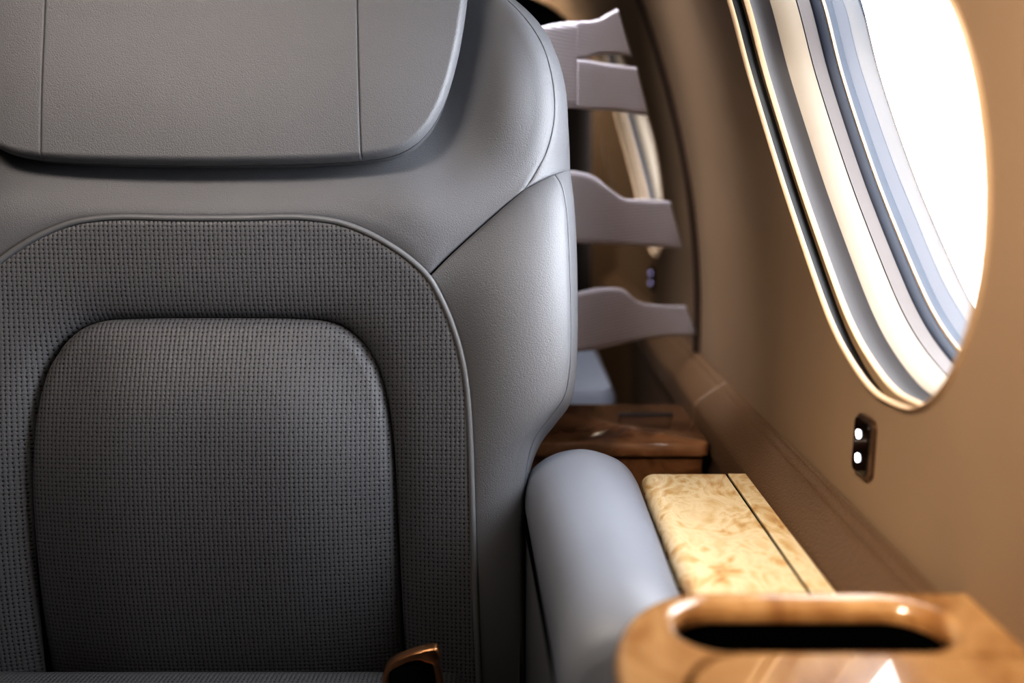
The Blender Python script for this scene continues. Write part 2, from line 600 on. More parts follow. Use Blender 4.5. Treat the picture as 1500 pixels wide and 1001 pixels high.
# windows
def window(n, k, lab):
    yo = k * PITCH_Y
    root = empty('window_%d' % n, (wall_x(WC[1]), WC[0] + yo, WC[1]), lab, 'window', kind='structure')
    T = [2 * math.pi * i / 200 - math.pi for i in range(200)]
    def part(name, mat, prof):
        Acc().loft([[ring_pt(th, s, dx, yo) for th in T] for s, dx in prof]).done(name, mat, root)
    part('window_rim', M['rim'], [(1.010, 0.0005), (1.009, -0.002), (1.004, -0.0035), (0.999, -0.0025), (0.997, -0.0005), (0.997, 0.0012)])
    part('shade_slot', M['black'], [(0.998, 0.0011), (1.045, 0.0011), (1.045, 0.0125)])
    part('shade_guide', M['rim'], [(1.046, 0.0123), (0.998, 0.0121), (0.994, 0.0136), (0.994, 0.0175)])
    part('shade_track', M['grey_track'], [(0.994, 0.0173), (1.008, 0.0180), (1.014, 0.023), (1.010, 0.030), (0.996, 0.037)])
    part('reveal', M['cream'], [(0.996, 0.0368), (0.986, 0.043), (0.979, 0.052), (0.975, 0.060)])
    part('reveal_seam', M['seal'], [(0.975, 0.0598), (0.979, 0.0600), (0.979, 0.0608), (0.974, 0.061)])
    part('inner_reveal', M['cream_dim'], [(0.974, 0.061), (0.971, 0.073)])
    part('pane_seal', M['seal'], [(0.971, 0.0728), (0.960, 0.075), (0.958, 0.083)])
    part('pane_gasket', M['rim'], [(0.958, 0.0828), (0.950, 0.0832), (0.950, 0.086)])
    part('pane_frame', M['pane_frame'], [(0.9505, 0.0858), (0.9495, 0.095), (0.946, 0.118)])
    part('pane_edge', M['seal'], [(0.946, 0.1178), (0.944, 0.119), (0.944, 0.1195)])
    lp = [ring_pt(th, 0.952, 0.083, yo) for th in T]
    c = sum((p for p in lp), Vector()) / len(lp)
    link('pane', lp + [c], [(i, (i + 1) % 200, 200) for i in range(200)], M['glass'], root)
    return root
window(1, 0, 'large oval cabin window beside the grey seat, bright white outside')
window(2, 1, 'oval cabin window further back, seen behind the fabric straps')
def light_block(w, k):  # added out-of-view cover, keeps front window light off the seat
    T = [2 * math.pi * i / 80 - math.pi for i in range(80)]
    lp = [ring_pt(th, 1.0, 0.020, k * PITCH_Y) for th in T]
    c = sum((p for p in lp), Vector()) / len(lp)
    link('window_blocker', lp + [c], [(i, (i + 1) % 80, 80) for i in range(80)], M['cream'], w)
light_block(window(3, -1, 'oval cabin window ahead of the seat, covered by an added light blocker'), -1)
light_block(window(4, -2, 'oval cabin window furthest ahead of the seat, covered by an added light blocker'), -2)

# ================================================================== SEAT
seat = empty('aircraft_seat', (XC, 0.80, FLOOR_Z), 'grey leather cabin seat with perforated back panels facing the viewer', 'seat')

def half(pts):      # px points with d, from the middle outward to the right -> full curve left to right
    r = [S(*p) for p in pts]
    l = [mir(p) for p in reversed(r)]
    return l + r[(1 if abs(r[0].x - XC) < 0.004 else 0):]

D_PIPE = 0.016
pipe_r = [(350, 320, D_PIPE), (430, 318.5, D_PIPE), (470, 321.5, D_PIPE), (500, 327, D_PIPE), (530, 338, D_PIPE), (560, 353, D_PIPE), (600, 380, D_PIPE),
          (628, 407, D_PIPE), (647, 440, D_PIPE), (664, 480, D_PIPE), (677, 525, D_PIPE), (685, 576, D_PIPE), (689, 650, D_PIPE), (690, 760, D_PIPE), (690, 900, D_PIPE), (689, 1045, D_PIPE)]
pipe_full = Crv(half(pipe_r))
# centre (lumbar) panel outline
DL = -0.014
lum_r = [(350, 466, DL), (430, 467, DL), (475, 470, DL), (505, 480, DL), (530, 500, DL), (549, 527, DL), (562, 560, DL), (572, 610, DL), (578, 680, DL), (580, 780, DL), (581, 900, DL), (582, 1045, DL)]
lum_full = Crv(half(lum_r))

def sub_curve(c, t0, t1, n=120):
    return Crv([c(t0 + (t1 - t0) * i / (n - 1)) for i in range(n)], smooth=False)
def rev(c):
    return Crv(list(reversed(c.p)), smooth=False)
def mcrv(c):
    return Crv([mir(p) for p in c.p], smooth=False)
def t_at(c, q):
    best = min(range(2001), key=lambda i: (c(i / 2000) - q).length)
    return best / 2000

# lumbar: four sides split at the corners
tc = t_at(lum_full, S(543, 517, DL)); tl = 1 - tc
B = Crv([lum_full(0), lum_full(1)], smooth=False)
Lc = sub_curve(lum_full, 0, tl); Tc = sub_curve(lum_full, tl, tc); Rc = rev(sub_curve(lum_full, tc, 1))
def lum_extra(u, v, q):
    # the cushion turns back under towards the seat
    t = (q - SEAT_0).dot(SEAT_T)
    x = max(0.0, 0.22 - t) / 0.22
    return -0.016 * x * x
G = patch(B, Tc, Lc, Rc, 150, 150, [(0.012, 0.014, 'TLR', rnd), (0.024, 0.11, 'TLR', soft)], extra=lum_extra, relax=60)
grid_obj('lumbar_panel', G, M['perf'], seat)

# arch panel between the centre panel and the piping
inner = lum_full; outer = pipe_full
E0 = Crv([inner(0), outer(0)], smooth=False); E1 = Crv([inner(1), outer(1)], smooth=False)
def arch_grid():
    G = []
    vs = warp(36, 0.13)
    n = 260
    # match by corner-normalised parameter
    for i in range(n + 1):
        u = i / n
        row = []
        pi_, po = inner(u), outer(u)
        for v in vs:
            q = pi_.lerp(po, v)
            w_ = (po - pi_).length
            di, do = v * w_, (1 - v) * w_
            h = 0.012 * rnd(di, 0.045) * (1 - v) ** 0.8 + 0.004 * rnd(do, 0.010) - 0.0045 + 0.003 * rnd(di, 0.012)
            row.append(q + SEAT_N * h)
        G.append(row)
    return G
grid_obj('bolster_arch', arch_grid(), M['perf'], seat)

# piping
Acc().tube([under(p) + SEAT_N * 0.0010 for p in pipe_full.sample(300)], 0.0029, 14).done('piping', M['piping'], seat)

# crease between shoulder panel and side bolster
DC = 0.012
crease = Crv([S(628, 404, D_PIPE - 0.003), S(655, 377, DC + 0.002), S(700, 336, DC + 0.002), S(740, 301, DC), S(768, 278, DC - 0.002)])
crease2 = Crv([S(768, 278, DC - 0.002), S(790, 266, 0.004), S(812, 256, -0.008), S(825, 251.5, -0.022), S(835, 250, -0.045)])
# shoulder seam and outlines
sh_seam = Crv([S(768, 278, DC - 0.002), S(783, 255, 0.006), S(799, 225, 0.003), S(810, 185, 0.001), S(812, 150, 0.0), S(807, 108, -0.002), S(794, 66, -0.004), S(768, 26, -0.007), S(735, -6, -0.010), S(690, -36, -0.013), S(640, -55, -0.014)])
sh_sil = Crv([S(835, 250, -0.045), S(834, 215, -0.048), S(831, 170, -0.05), S(824, 120, -0.05), S(809, 72, -0.05), S(783, 30, -0.05), S(745, -4, -0.05), S(698, -36, -0.05), S(645, -60, -0.05)])
tcz = t_at(pipe_full, S(628, 407, D_PIPE))
mid_pipe = sub_curve(pipe_full, 1 - tcz, tcz)
for_off = lambda c, d: [p + SEAT_N * d for p in c.p]
Bsh = Crv([mir(p) for p in reversed(crease.p)] + for_off(mid_pipe, -0.003)[2:-2] + list(crease.p), smooth=False)
Rsh = sh_seam; Lsh = mcrv(sh_seam)
Tsh = Crv([mir(S(640, -55, -0.014)), S(310, -62, -0.05), S(640, -55, -0.014)])
DSR, DSL = Dist(Rsh), Dist(Lsh)
def sh_extra(u, v, q):
    # hollow that the headrest sits in
    ax = abs(q.x - XC)
    w1 = 1 - min(1, max(0, (ax - 0.225) / 0.065)); w1 = w1 * w1 * (3 - 2 * w1)
    w2 = min(1, max(0, (q.z + 0.045) / 0.075)); w2 = w2 * w2 * (3 - 2 * w2)
    return -0.042 * w1 * w2 * soft(min(DSR(q), DSL(q)), 0.05)
G = patch(Bsh, Tsh, Lsh, Rsh, 220, 120, [(0.003, 0.005, 'BLR', rnd), (0.030, 0.085, 'BLR', soft)], extra=sh_extra, relax=40, blur=0.013)
grid_obj('shoulder_panel', G, M['leather'], seat)
Tss = Crv([sh_seam(1), sh_sil(1)], smooth=False)
# strip: u from seam to silhouette, v upward
def strip(Bc, Tc_, Lc_, Rc_, nu, nv):
    return patch(Bc, Tc_, Lc_, Rc_, nu, nv, [(0.0022, 0.0035, 'BL', rnd)], 0.1, 0.12)
Gs = strip(crease2, Tss, sh_seam, sh_sil, 24, 140)
grid_obj('shoulder_side_strip', Gs, M['leather'], seat)
grid_obj('shoulder_side_strip', [[mir(p) for p in r] for r in Gs], M['leather'], seat)

# side bolster (wing)
w_left = rev(Crv([p + SEAT_N * -0.003 for p in sub_curve(pipe_full, tcz, 1).p], smooth=False))
w_seam = Crv(list(reversed([S(812, 256, -0.008), S(822, 272, 0.000), S(829, 305, 0.008), S(832, 345, 0.013), S(835, 420, 0.017), S(836, 490, 0.018), S(834, 545, 0.016), S(826, 582, 0.012),
              S(805, 612, 0.006), S(784, 640, 0.000), S(773, 672, -0.005), S(766, 720, -0.01), S(762, 800, -0.014), S(760, 900, -0.016), S(758, 1045, -0.016)])))
w_sil = Crv(list(reversed([S(835, 250, -0.045), S(840, 290, -0.045), S(844, 345, -0.045), S(846, 420, -0.045), S(846, 500, -0.045), S(843, 555, -0.045), S(836, 590, -0.045),
             S(814, 621, -0.045), S(793, 648, -0.045), S(779, 680, -0.045), S(770, 725, -0.045), S(766, 800, -0.045), S(764, 900, -0.045), S(762, 1045, -0.045)])))
Bw = Crv([w_left(0), w_seam(0)], smooth=False)
t812 = t_at(crease2, S(812, 256, -0.008))
Tw = Crv(list(crease.p) + sub_curve(crease2, 0, t812, 40).p[1:], smooth=False)
Tw2 = sub_curve(crease2, t812, 1, 40)
G = patch(Bw, Tw, w_left, w_seam, 110, 170, [(0.0035, 0.005, 'TLR', rnd), (0.016, 0.08, 'TLR', soft)], relax=140)
grid_obj('side_bolster', G, M['leather'], seat)
grid_obj('side_bolster', [[mir(p) for p in r] for r in G], M['leather'], seat)
Gs = patch(Crv([w_seam(0), w_sil(0)], smooth=False), Tw2, w_seam, w_sil, 24, 170, [(0.0022, 0.0035, 'TL', rnd)], 0.1, 0.12)
grid_obj('bolster_side_strip', Gs, M['leather'], seat)
grid_obj('bolster_side_strip', [[mir(p) for p in r] for r in Gs], M['leather'], seat)

# back shell of the seat
out_r = list(w_sil.p) + list(sh_sil.p)[1:]
outl3 = out_r + [mir(p) for p in reversed(out_r)]
cen = Vector((XC, 0.95, -0.1))
def shr(p, s, d):
    q = cen + (p - cen) * s
    return q + SEAT_N * d
Acc().loft([[shr(p, 0.996, 0.0) for p in outl3], [shr(p, 0.985, -0.04) for p in outl3], [shr(p, 0.95, -0.085) for p in outl3], [shr(p, 0.85, -0.10) for p in outl3]], False, True).done('back_shell', M['leather'], seat)

# headrest
DH = 0.022
hb = [(310, 243.5, DH), (420, 242, DH), (500, 239, DH), (545, 235, DH), (580, 228, DH), (606, 215, DH), (628, 194, DH), (645, 167, DH), (658, 135, DH), (670, 92, DH), (679, 45, DH), (685, 0, DH), (690, -60, DH)]
hfull = Crv(half(hb))
tch = t_at(hfull, S(620, 203, DH))
Bh = sub_curve(hfull, 1 - tch, tch)
Rh = sub_curve(hfull, tch, 1); Lh = rev(sub_curve(hfull, 0, 1 - tch))
Th = Crv([Lh(1), Rh(1)], smooth=False)
seam_p = [(532, 238.5), (531, 200), (530, 150), (528.5, 80), (527, 0), (526, -60)]
sR = Crv([S(x, y, DH) for x, y in seam_p]); sL = mcrv(sR)
tS = t_at(hfull, sR(0))
sR.p[0] = hfull(tS); sL.p[0] = hfull(1 - tS)
Bm = sub_curve(hfull, 1 - tS, tS)
Br = sub_curve(hfull, tS, tch); Bl = sub_curve(hfull, 1 - tch, 1 - tS)
Tm = Crv([sL(1), sR(1)], smooth=False)
Tr = Crv([sR(1), Rh(1)], smooth=False); Tl = Crv([Lh(1), sL(1)], smooth=False)
def hx(u, v, q):
    e = 1.0
    for dq in (DRh(q), DLh(q), DBh(q), DTh(q)):
        e = min(e, rnd(dq, 0.0065))
    return 0.012 * e + 0.004 * soft(min(DRh(q), DLh(q), DBh(q)), 0.08)
DRh, DLh, DBh, DTh = Dist(Rh), Dist(Lh), Dist(Bh), Dist(Th)
sm = 0.0016
ah = Acc()
ah.grid(patch(Bm, Tm, sL, sR, 160, 110, [(sm, 0.0022, 'LR', rnd)], 0.14, 0.13, hx))
ah.grid(patch(Br, Tr, sR, Rh, 110, 110, [(sm, 0.0022, 'L', rnd)], 0.14, 0.13, hx))
ah.grid(patch(Bl, Tl, Lh, sL, 110, 110, [(sm, 0.0022, 'R', rnd)], 0.14, 0.13, hx))
# skirt round the headrest back to the shoulder panel
b = hfull.sample(260) + Th.sample(60)[::-1][1:]
hr = ah.done('headrest', M['leather'], seat)
cH = Vector((XC, 0.97, 0.1))
def hs(p, s, d):
    q = cH + (p - cH) * s
    return q + SEAT_N * d
a = Acc(); a.grid([[hs(p, 1, 0.0002), hs(p, 0.996, -0.006), hs(p, 0.985, -0.016), hs(p, 0.97, -0.05)] for p in b])
a.done('headrest_edge', M['leather'], hr)

# cushion
def cushion():
    G = []
    x0, x1 = XC - 0.245, XC + 0.245
    for i in range(81):
        u = warp(80, 0.13)[i]
        row = []
        for j in range(81):
            v = warp(80, 0.13)[j]
            x = x0 + (x1 - x0) * u; y = 0.36 + (0.895 - 0.36) * v
            dx = min(u, 1 - u) * (x1 - x0); dy = min(v, 1 - v) * 0.5
            def rr(d, R): return math.sqrt(max(0, 1 - (1 - min(1, d / R)) ** 2))
            h = 0.045 * min(rr(dx, 0.05), rr(dy, 0.045)) + 0.012 * rr(min(dx, dy), 0.2)
            row.append(Vector((x, y, -0.515 + h)))
        G.append(row)
    return G
Gc = cushion()
a = Acc(); a.grid(Gc)
cu = a.done('seat_cushion', M['perf'], seat, True, [(p.x, p.y) for r in Gc for p in r])
def rrect(x0, x1, y0, y1, r, z, n=8):
    P = []
    for cx, cy, a0 in ((x1 - r, y1 - r, 0), (x0 + r, y1 - r, 90), (x0 + r, y0 + r, 180), (x1 - r, y0 + r, 270)):
        for i in range(n + 1):
            t = math.radians(a0 + 90 * i / n)
            P.append(Vector((cx + r * math.cos(t), cy + r * math.sin(t), z)))
    return P
a = Acc(); a.loft([rrect(XC - 0.24, XC + 0.24, 0.365, 0.90, 0.03, z) for z in (-0.60, -0.515)], True, True)
a.done('cushion_base', M['leather'], seat)
a = Acc(); a.loft([rrect(XC - 0.20, XC + 0.20, 0.45, 0.95, 0.03, FLOOR_Z), rrect(XC - 0.20, XC + 0.20, 0.45, 0.95, 0.03, -0.86), rrect(XC - 0.12, XC + 0.12, 0.52, 0.86, 0.03, -0.84), rrect(XC - 0.12, XC + 0.12, 0.52, 0.86, 0.03, -0.60)], True, True)
a.done('pedestal', M['black'], seat)

# armrest: domed pad over a side panel, toed outwards to the front
def arm_profile(y, inset, zdrop):
    f = (0.955 - y) / (0.955 - 0.56)
    xl = 0.009 + 0.020 * f + inset; xr = 0.1225 - 0.0035 * f - inset * 1.25
    top = -0.268 - zdrop
    P = []
    wd = xr - xl
    # left lower edge, up the side, over the dome, down the right side
    prof = [(0.03, -0.066), (0.006, -0.052), (0.008, -0.038), (0.05, -0.0235), (0.14, -0.0125), (0.28, -0.0045), (0.45, -0.0005), (0.57, -0.0005), (0.72, -0.0045), (0.86, -0.0125), (0.96, -0.025), (1.0, -0.040), (1.0, -0.066)]
    return [Vector((xl + wd * a_, y, top + b_)) for a_, b_ in prof]
def armrest(mirror=False):
    ends = []
    ys = [0.955, 0.9545, 0.953, 0.950, 0.945, 0.937, 0.925, 0.90, 0.86, 0.80, 0.74, 0.69, 0.655, 0.632, 0.618, 0.607, 0.598, 0.591, 0.586, 0.5835, 0.582]
    G = []
    for y in ys:
        db = y - 0.582; df = 0.955 - y
        def e(d, R):
            x = min(1, d / R); return 1 - math.sqrt(max(0, 1 - (1 - x) ** 2))
        ins = 0.026 * e(df, 0.04) + 0.010 * e(db, 0.02)
        zd = 0.018 * e(df, 0.045) + 0.034 * e(db, 0.055)
        row = [p for p in arm_profile(y, ins, zd)]
        row = catmull(row, sub=5)
        G.append(row)
    f = (lambda p: mir(p)) if mirror else (lambda p: p)
    a = Acc(); a.grid([[f(p) for p in r] for r in G])
    n = len(G[0])
    a.add([f(p) for p in G[0]], [tuple(range(n))]); a.add([f(p) for p in G[-1]], [tuple(range(n))])
    o = a.done('armrest', M['arm'], seat)
    # panel under the pad, hollow shadow gap between them
    side = []
    for y, ii in ((0.945, 0.008), (0.935, 0.001), (0.80, 0.0), (0.612, 0.0), (0.602, 0.003), (0.596, 0.008)):
        f2 = (0.955 - y) / (0.955 - 0.56)
        xl = 0.010 + 0.020 * f2 + ii; xr_ = 0.120 - 0.0035 * f2 - ii
        side.append([f(Vector((x, y, z))) for x, z in ((xl + 0.008, -0.3335), (xl + 0.0055, -0.3375), (xl + 0.001, -0.3395), (xl, -0.344), (xl, -0.60), (xr_, -0.60), (xr_, -0.339), (xr_ - 0.004, -0.3335))])
    Acc().loft(side, True, True).done('armrest_panel', M['leather'], o)
    line = []
    for i in range(31):
        y = 0.940 + (0.588 - 0.940) * i / 30
        f2 = (0.955 - y) / (0.955 - 0.582)
        e2 = 0.010 * (1 - rnd(y - 0.582, 0.02)) + 0.026 * (1 - rnd(0.955 - y, 0.04))
        line.append(f(Vector((0.0105 + 0.020 * f2 + e2, y, -0.3352))))
    Acc().tube(line, 0.0022, 8).done('armrest_seam', M['void'], o)
    return o
armrest(); armrest(True)

# ================================================================== SIDE LEDGE, CONSOLES
# pale burl side tray
TX0, TX1, TZ = 0.127, 0.2325, -0.300
def tray():
    root = empty('burl_side_ledge', ((TX0 + TX1) / 2, 0.76, FLOOR_Z), 'pale glossy burl wood side ledge between armrest and brown leather ledge', 'ledge')
    def sect(y, ins, zd):
        xl = TX0 + ins
        P = [(xl, FLOOR_Z), (xl, TZ - 0.30), (xl, TZ - 0.014)]
        for i in range(9):
            t = math.pi - math.pi / 2 * i / 8
            P.append((xl + 0.012 + 0.012 * math.cos(t), TZ - 0.012 + 0.012 * math.sin(t)))
        P += [(0.16, TZ), (0.2108, TZ)]
        return [Vector((x, y, z - (zd if z > TZ - 0.1 else 0))) for x, z in P]
    G = []
    for y in (0.958, 0.9575, 0.956, 0.953, 0.949, 0.944, 0.90, 0.80, 0.70, 0.585):
        d = 0.958 - y
        e = 1 - math.sqrt(max(0, 1 - (1 - min(1, d / 0.014)) ** 2))
        G.append(sect(y, 0.016 * e, 0.008 * e))
    a = Acc(); a.grid(G); n = len(G[0])
    a.add([Vector(p) for p in G[0]] + [Vector((0.2115, 0.958, FLOOR_Z))], [tuple(range(n + 1))])
    a.done('ledge_top', M['burl'], root)
    # narrow veneer fillet beyond the dark inlay groove
    a = Acc(); a.box(0.2143, TX1 - 0.0005, 0.585, 0.950, TZ - 0.02, TZ - 0.0004)
    o = bevel(a.done('edge_fillet', M['burl'], root, False), 0.0008, 2)
    a = Acc(); a.box(0.2100, 0.2150, 0.585, 0.955, TZ - 0.02, TZ - 0.003)
    a.done('inlay_groove', M['void'], root, False)
tray()

# padded leather ledge under the window, in two lengths
def pad(y0, y1, label):
    root = empty('padded_ledge', (0.255, (y0 + y1) / 2, -0.33), label, 'ledge', 'padded brown leather ledges along the sidewall')
    prof = [(0.2325, -0.335), (0.2325, -0.304), (0.2335, -0.3005), (0.2365, -0.2965), (0.245, -0.289), (0.256, -0.2805), (0.262, -0.2765), (0.2632, -0.2768), (0.2645, -0.2752), (0.270, -0.2715), (0.2712, -0.2717), (0.2722, -0.2704), (0.2738, -0.2697), (0.2746, -0.274)]
    ys = [y0, y0 + 0.0008, y0 + 0.003, y0 + 0.007] + [y0 + (y1 - y0) * i / 30 for i in range(1, 30)] + [y1 - 0.007, y1 - 0.003, y1 - 0.0008, y1]
    G = []
    for y in ys:
        d = min(y - y0, y1 - y)
        e = 0.004 * (1 - math.sqrt(max(0, 1 - (1 - min(1, d / 0.006)) ** 2)))
        G.append([Vector((x + e * 0.5, y, z - e)) for x, z in prof])
    a = Acc(); a.grid(G); n = len(prof)
    a.add(G[0], [tuple(range(n))]); a.add(G[-1], [tuple(range(n))])
    a.done('pad', M['ledge'], root)
    Acc().box(0.236, 0.2740, y0 + 0.002, y1 - 0.002, FLOOR_Z, -0.334).done('kick_panel', M['ledge'], root, False)
pad(0.575, 1.2385, 'brown grained leather ledge pad beside the pale burl wood')
pad(1.2405, Y_BACK - 0.01, 'shadowed brown leather ledge pad running on behind the grey seat')

# foreground console with the slotted glossy wood top
def console():
    ZT = -0.255
    root = empty('wood_console', (0.17, 0.40, FLOOR_Z), 'glossy honey wood console top with a long rounded slot, lower right', 'console')
    def outline(inset, z, y0=0.22):
        x0, x1, y1 = 0.053 + inset, 0.2748, 0.572 - inset
        rx, ry = 0.070 - inset * 0.6, 0.105 - inset
        P = []
        n = 24
        for i in range(n + 1):                        # far left rounded corner
            t = math.radians(180 - 90 * i / n)
            P.append(Vector((x0 + rx + rx * math.copysign(abs(math.cos(t)) ** 0.9, math.cos(t)), y1 - ry + ry * abs(math.sin(t)) ** 0.9, z)))
        m = 30
        for i in range(1, m + 1): P.append(Vector((x0 + rx + (x1 - x0 - rx) * i / m, y1, z)))
        for i in range(1, 21): P.append(Vector((x1, y1 + (0.494 - y1) * i / 20, z)))
        return P
    # hole
    HX0, HX1, HY0, HY1 = 0.094, 0.2455, 0.500, 0.556
    hc = Vector(((HX0 + HX1) / 2, (HY0 + HY1) / 2, 0))
    def stadium(g, z, n=40):
        r = (HY1 - HY0) / 2 + g
        P = []
        cl, cr_ = HX0 + (HY1 - HY0) / 2, HX1 - (HY1 - HY0) / 2
        for cx, a0 in ((cr_, -90), (cl, 90)):
            for i in range(n + 1):
                t = math.radians(a0 + 180 * i / n)
                P.append(Vector((cx + r * math.cos(t), hc.y + r * math.sin(t), z)))
            nn = 12
            if cx == cr_:
                for i in range(1, nn): P.append(Vector((cr_ + (cl - cr_) * i / nn, hc.y + r, z)))
            else:
                for i in range(1, nn): P.append(Vector((cl + (cr_ - cl) * i / nn, hc.y - r, z)))
        return P
    # rim band around the slot: fill between the outer outline (closed along y=0.494) and the slot
    def outer_loop(inset, z, drop=False):
        o = outline(inset, z)
        xa, xb = o[0].x, o[-1].x
        yL = o[0].y
        # left side down, then along the near edge back
        pts = list(o)
        near = [Vector((xb + (0.118 - xb) * i / 30, 0.4925, z)) for i in range(1, 31)]
        arc = []
        for i in range(1, 15):                                # inner corner round the leaf
            t = math.radians(90 + 90 * i / 14)
            arc.append(Vector((0.118 + 0.036 * math.cos(t), 0.4925 - 0.060 + 0.060 * math.sin(t), z)))
        dn = [Vector((0.082, 0.4325 + (0.24 - 0.4325) * i / 8, z)) for i in range(1, 9)]
        lf = [Vector((xa, 0.24 + (yL - 0.24) * i / 10, z)) for i in range(0, 10)]
        return pts + near + arc + dn + lf
    import mathutils.geometry as mg
    ol = outer_loop(0.006, ZT); st = stadium(0.010, ZT)
    co = [Vector((p.x, p.y)) for p in ol] + [Vector((p.x, p.y)) for p in st]
    no, ns = len(ol), len(st)
    edges = [(i, (i + 1) % no) for i in range(no)] + [(no + i, no + (i + 1) % ns) for i in range(ns)]
    vs, es, fs, ov, oe, of = mg.delaunay_2d_cdt(co, edges, [], 0, 1e-6)
    def inside(x, y, poly):
        c = False; j = len(poly) - 1
        for i in range(len(poly)):
            a_, b_ = poly[i], poly[j]
            if (a_.y > y) != (b_.y > y) and x < (b_.x - a_.x) * (y - a_.y) / (b_.y - a_.y) + a_.x: c = not c
            j = i
        return c
    keep = []
    for f in fs:
        cx = sum(vs[i].x for i in f) / 3; cy = sum(vs[i].y for i in f) / 3
        if inside(cx, cy, ol) and not inside(cx, cy, st): keep.append(tuple(f))
    a = Acc(); a.add([Vector((v.x, v.y, ZT)) for v in vs], keep)
    # rolled slot lip
    lip = []
    for i in range(13):
        t = math.pi / 2 * i / 12
        lip.append(stadium(0.010 - 0.010 * math.sin(t), ZT - 0.010 * (1 - math.cos(t))))
    lip.append(stadium(0.001, ZT - 0.0145))
    a.loft(lip)
    # rolled outer edge
    edge = [outer_loop(0.006, ZT)]
    for i in range(1, 9):
        t = math.pi / 2 * i / 8
        edge.append(outer_loop(0.006 - 0.006 * math.sin(t), ZT - 0.006 * (1 - math.cos(t))))
    edge.append(outer_loop(0, ZT - 0.05)); edge.append(outer_loop(0.004, FLOOR_Z))
    a.loft(edge)
    top = a.done('console_top', M['console_wood'], root)
    a = Acc(); a.loft([stadium(0.0015, ZT - 0.0142), stadium(0.005, ZT - 0.017), stadium(0.005, ZT - 0.10)], False, True)
    a.done('slot_dark', M['void'], root)  # black box stands in for the darkness down in the slot
    # folded table leaf set in front of the slot
    def leaf(x0, x1, y0, y1, rx, ry, z):
        P = []
        for i in range(17):
            t = math.radians(180 - 90 * i / 16)
            P.append(Vector((x0 + rx + rx * math.cos(t), y1 - ry + ry * math.sin(t), z)))
        for q in ((x1, y1), (x1, y0), (x0, y0)): P.append(Vector((q[0], q[1], z)))
        return P
    a = Acc(); a.loft([leaf(0.0835, 0.2405, 0.23, 0.4905, 0.036, 0.060, ZT - 0.05), leaf(0.0835, 0.2405, 0.23, 0.4905, 0.036, 0.060, ZT - 0.003), leaf(0.0850, 0.2390, 0.232, 0.489, 0.036, 0.060, ZT + 0.0005)], True, True)
    a.done('table_leaf', M['console_wood'], root)
    a = Acc(); a.loft([leaf(0.0820, 0.2748, 0.22, 0.4925, 0.036, 0.060, ZT - 0.06), leaf(0.0820, 0.2748, 0.22, 0.4925, 0.036, 0.060, ZT - 0.012)], True, True)
    a.done('leaf_groove', M['void'], root, False)
    a = Acc(); a.box(0.2422, 0.2748, 0.22, 0.4895, ZT - 0.03, ZT - 0.0005)
    bevel(a.done('side_strip', M['console_wood'], root, False), 0.002, 3)
console()

# rear console: shiny brown wood behind the seat
def rear_console():
    root = empty('rear_console', (0.12, 1.20, FLOOR_Z), 'shiny dark brown wood console top behind the armrest', 'console')
    z = -0.313
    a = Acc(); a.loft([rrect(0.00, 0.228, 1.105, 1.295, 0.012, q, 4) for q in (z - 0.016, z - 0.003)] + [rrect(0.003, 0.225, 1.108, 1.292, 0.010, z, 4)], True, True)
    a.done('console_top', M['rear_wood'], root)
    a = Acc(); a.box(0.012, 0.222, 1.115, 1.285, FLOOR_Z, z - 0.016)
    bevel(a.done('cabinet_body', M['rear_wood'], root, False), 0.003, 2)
    a = Acc(); a.loft([rrect(0.135, 0.205, 1.226, 1.240, 0.004, q, 4) for q in (z - 0.001, z + 0.002)], True, True)
    a.done('latch_plate', M['grey_track'], root)
rear_console()

# ================================================================== FABRIC STRAPS BEHIND THE SEAT
def strap_pt(px, py):
    # the webbing runs from behind the seat out to the sidewall
    f = (px - 760) / (1020 - 760)
    return at_y(px, py, 1.12 + 0.33 * f)
def strap(label, top, bot, slit=None):
    tp, bt = Crv([strap_pt(*p) for p in top]), Crv([strap_pt(*p) for p in bot])
    G = []
    N, Mv = 70, 16
    for i in range(N + 1):
        u = i / N
        p, q = tp(u), bt(u)
        row = []
        for j in range(Mv + 1):
            v = j / Mv
            s = p.lerp(q, v)
            s = s + Vector((0, -0.006 * math.sin(math.pi * v) * (0.5 + 0.5 * math.sin(u * 7)), 0))
            row.append(s)
        G.append(row)
    return G
root_lab = 'fabric straps behind the seat'
def make_strap(label, grids):
    a = Acc()
    for G in grids: a.grid(G)
    o = a.done('fabric_strap', M['strap'])
    m = o.modifiers.new('thick', 'SOLIDIFY'); m.thickness = 0.002
    tag(o, label, 'strap', root_lab)
    return o
# upper strap with a slit: a solid left portion and two tails
def quad(tl, tr, br, bl, n=12):
    G = []
    T_ = Crv([strap_pt(*p) for p in tl]); B_ = Crv([strap_pt(*p) for p in bl])
    for i in range(41):
        u = i / 40
        G.append([T_(u).lerp(B_(u), j / n) for j in range(n + 1)])
    return G
upA = quad([(770, 46), (800, 36), (825, 32), (843, 31)], None, None, [(770, 160), (800, 158), (825, 158.5), (843, 159)])
upB = quad([(843, 31), (866, 30), (878, 27), (888, 21), (903, 13)], None, None, [(843, 86.6), (860, 84.5), (875, 81), (890, 79.5), (905, 80), (924, 83)])
upC = quad([(843, 87.0), (862, 88), (876, 91), (890, 93.5), (905, 95), (931, 98)], None, None, [(843, 159), (866, 161), (890, 162), (920, 165), (949, 171)])
make_strap('pale lavender grey webbing strap, topmost, split by a slit', [upA, upB, upC])
make_strap('wide lavender grey webbing strap with stepped top edge, middle one', [quad([(800, 252), (838, 250), (868, 258), (890, 275), (912, 290), (945, 292), (980, 295)], None, None, [(800, 352), (838, 356), (870, 357), (910, 359), (945, 361), (975, 363), (1000, 366)])])
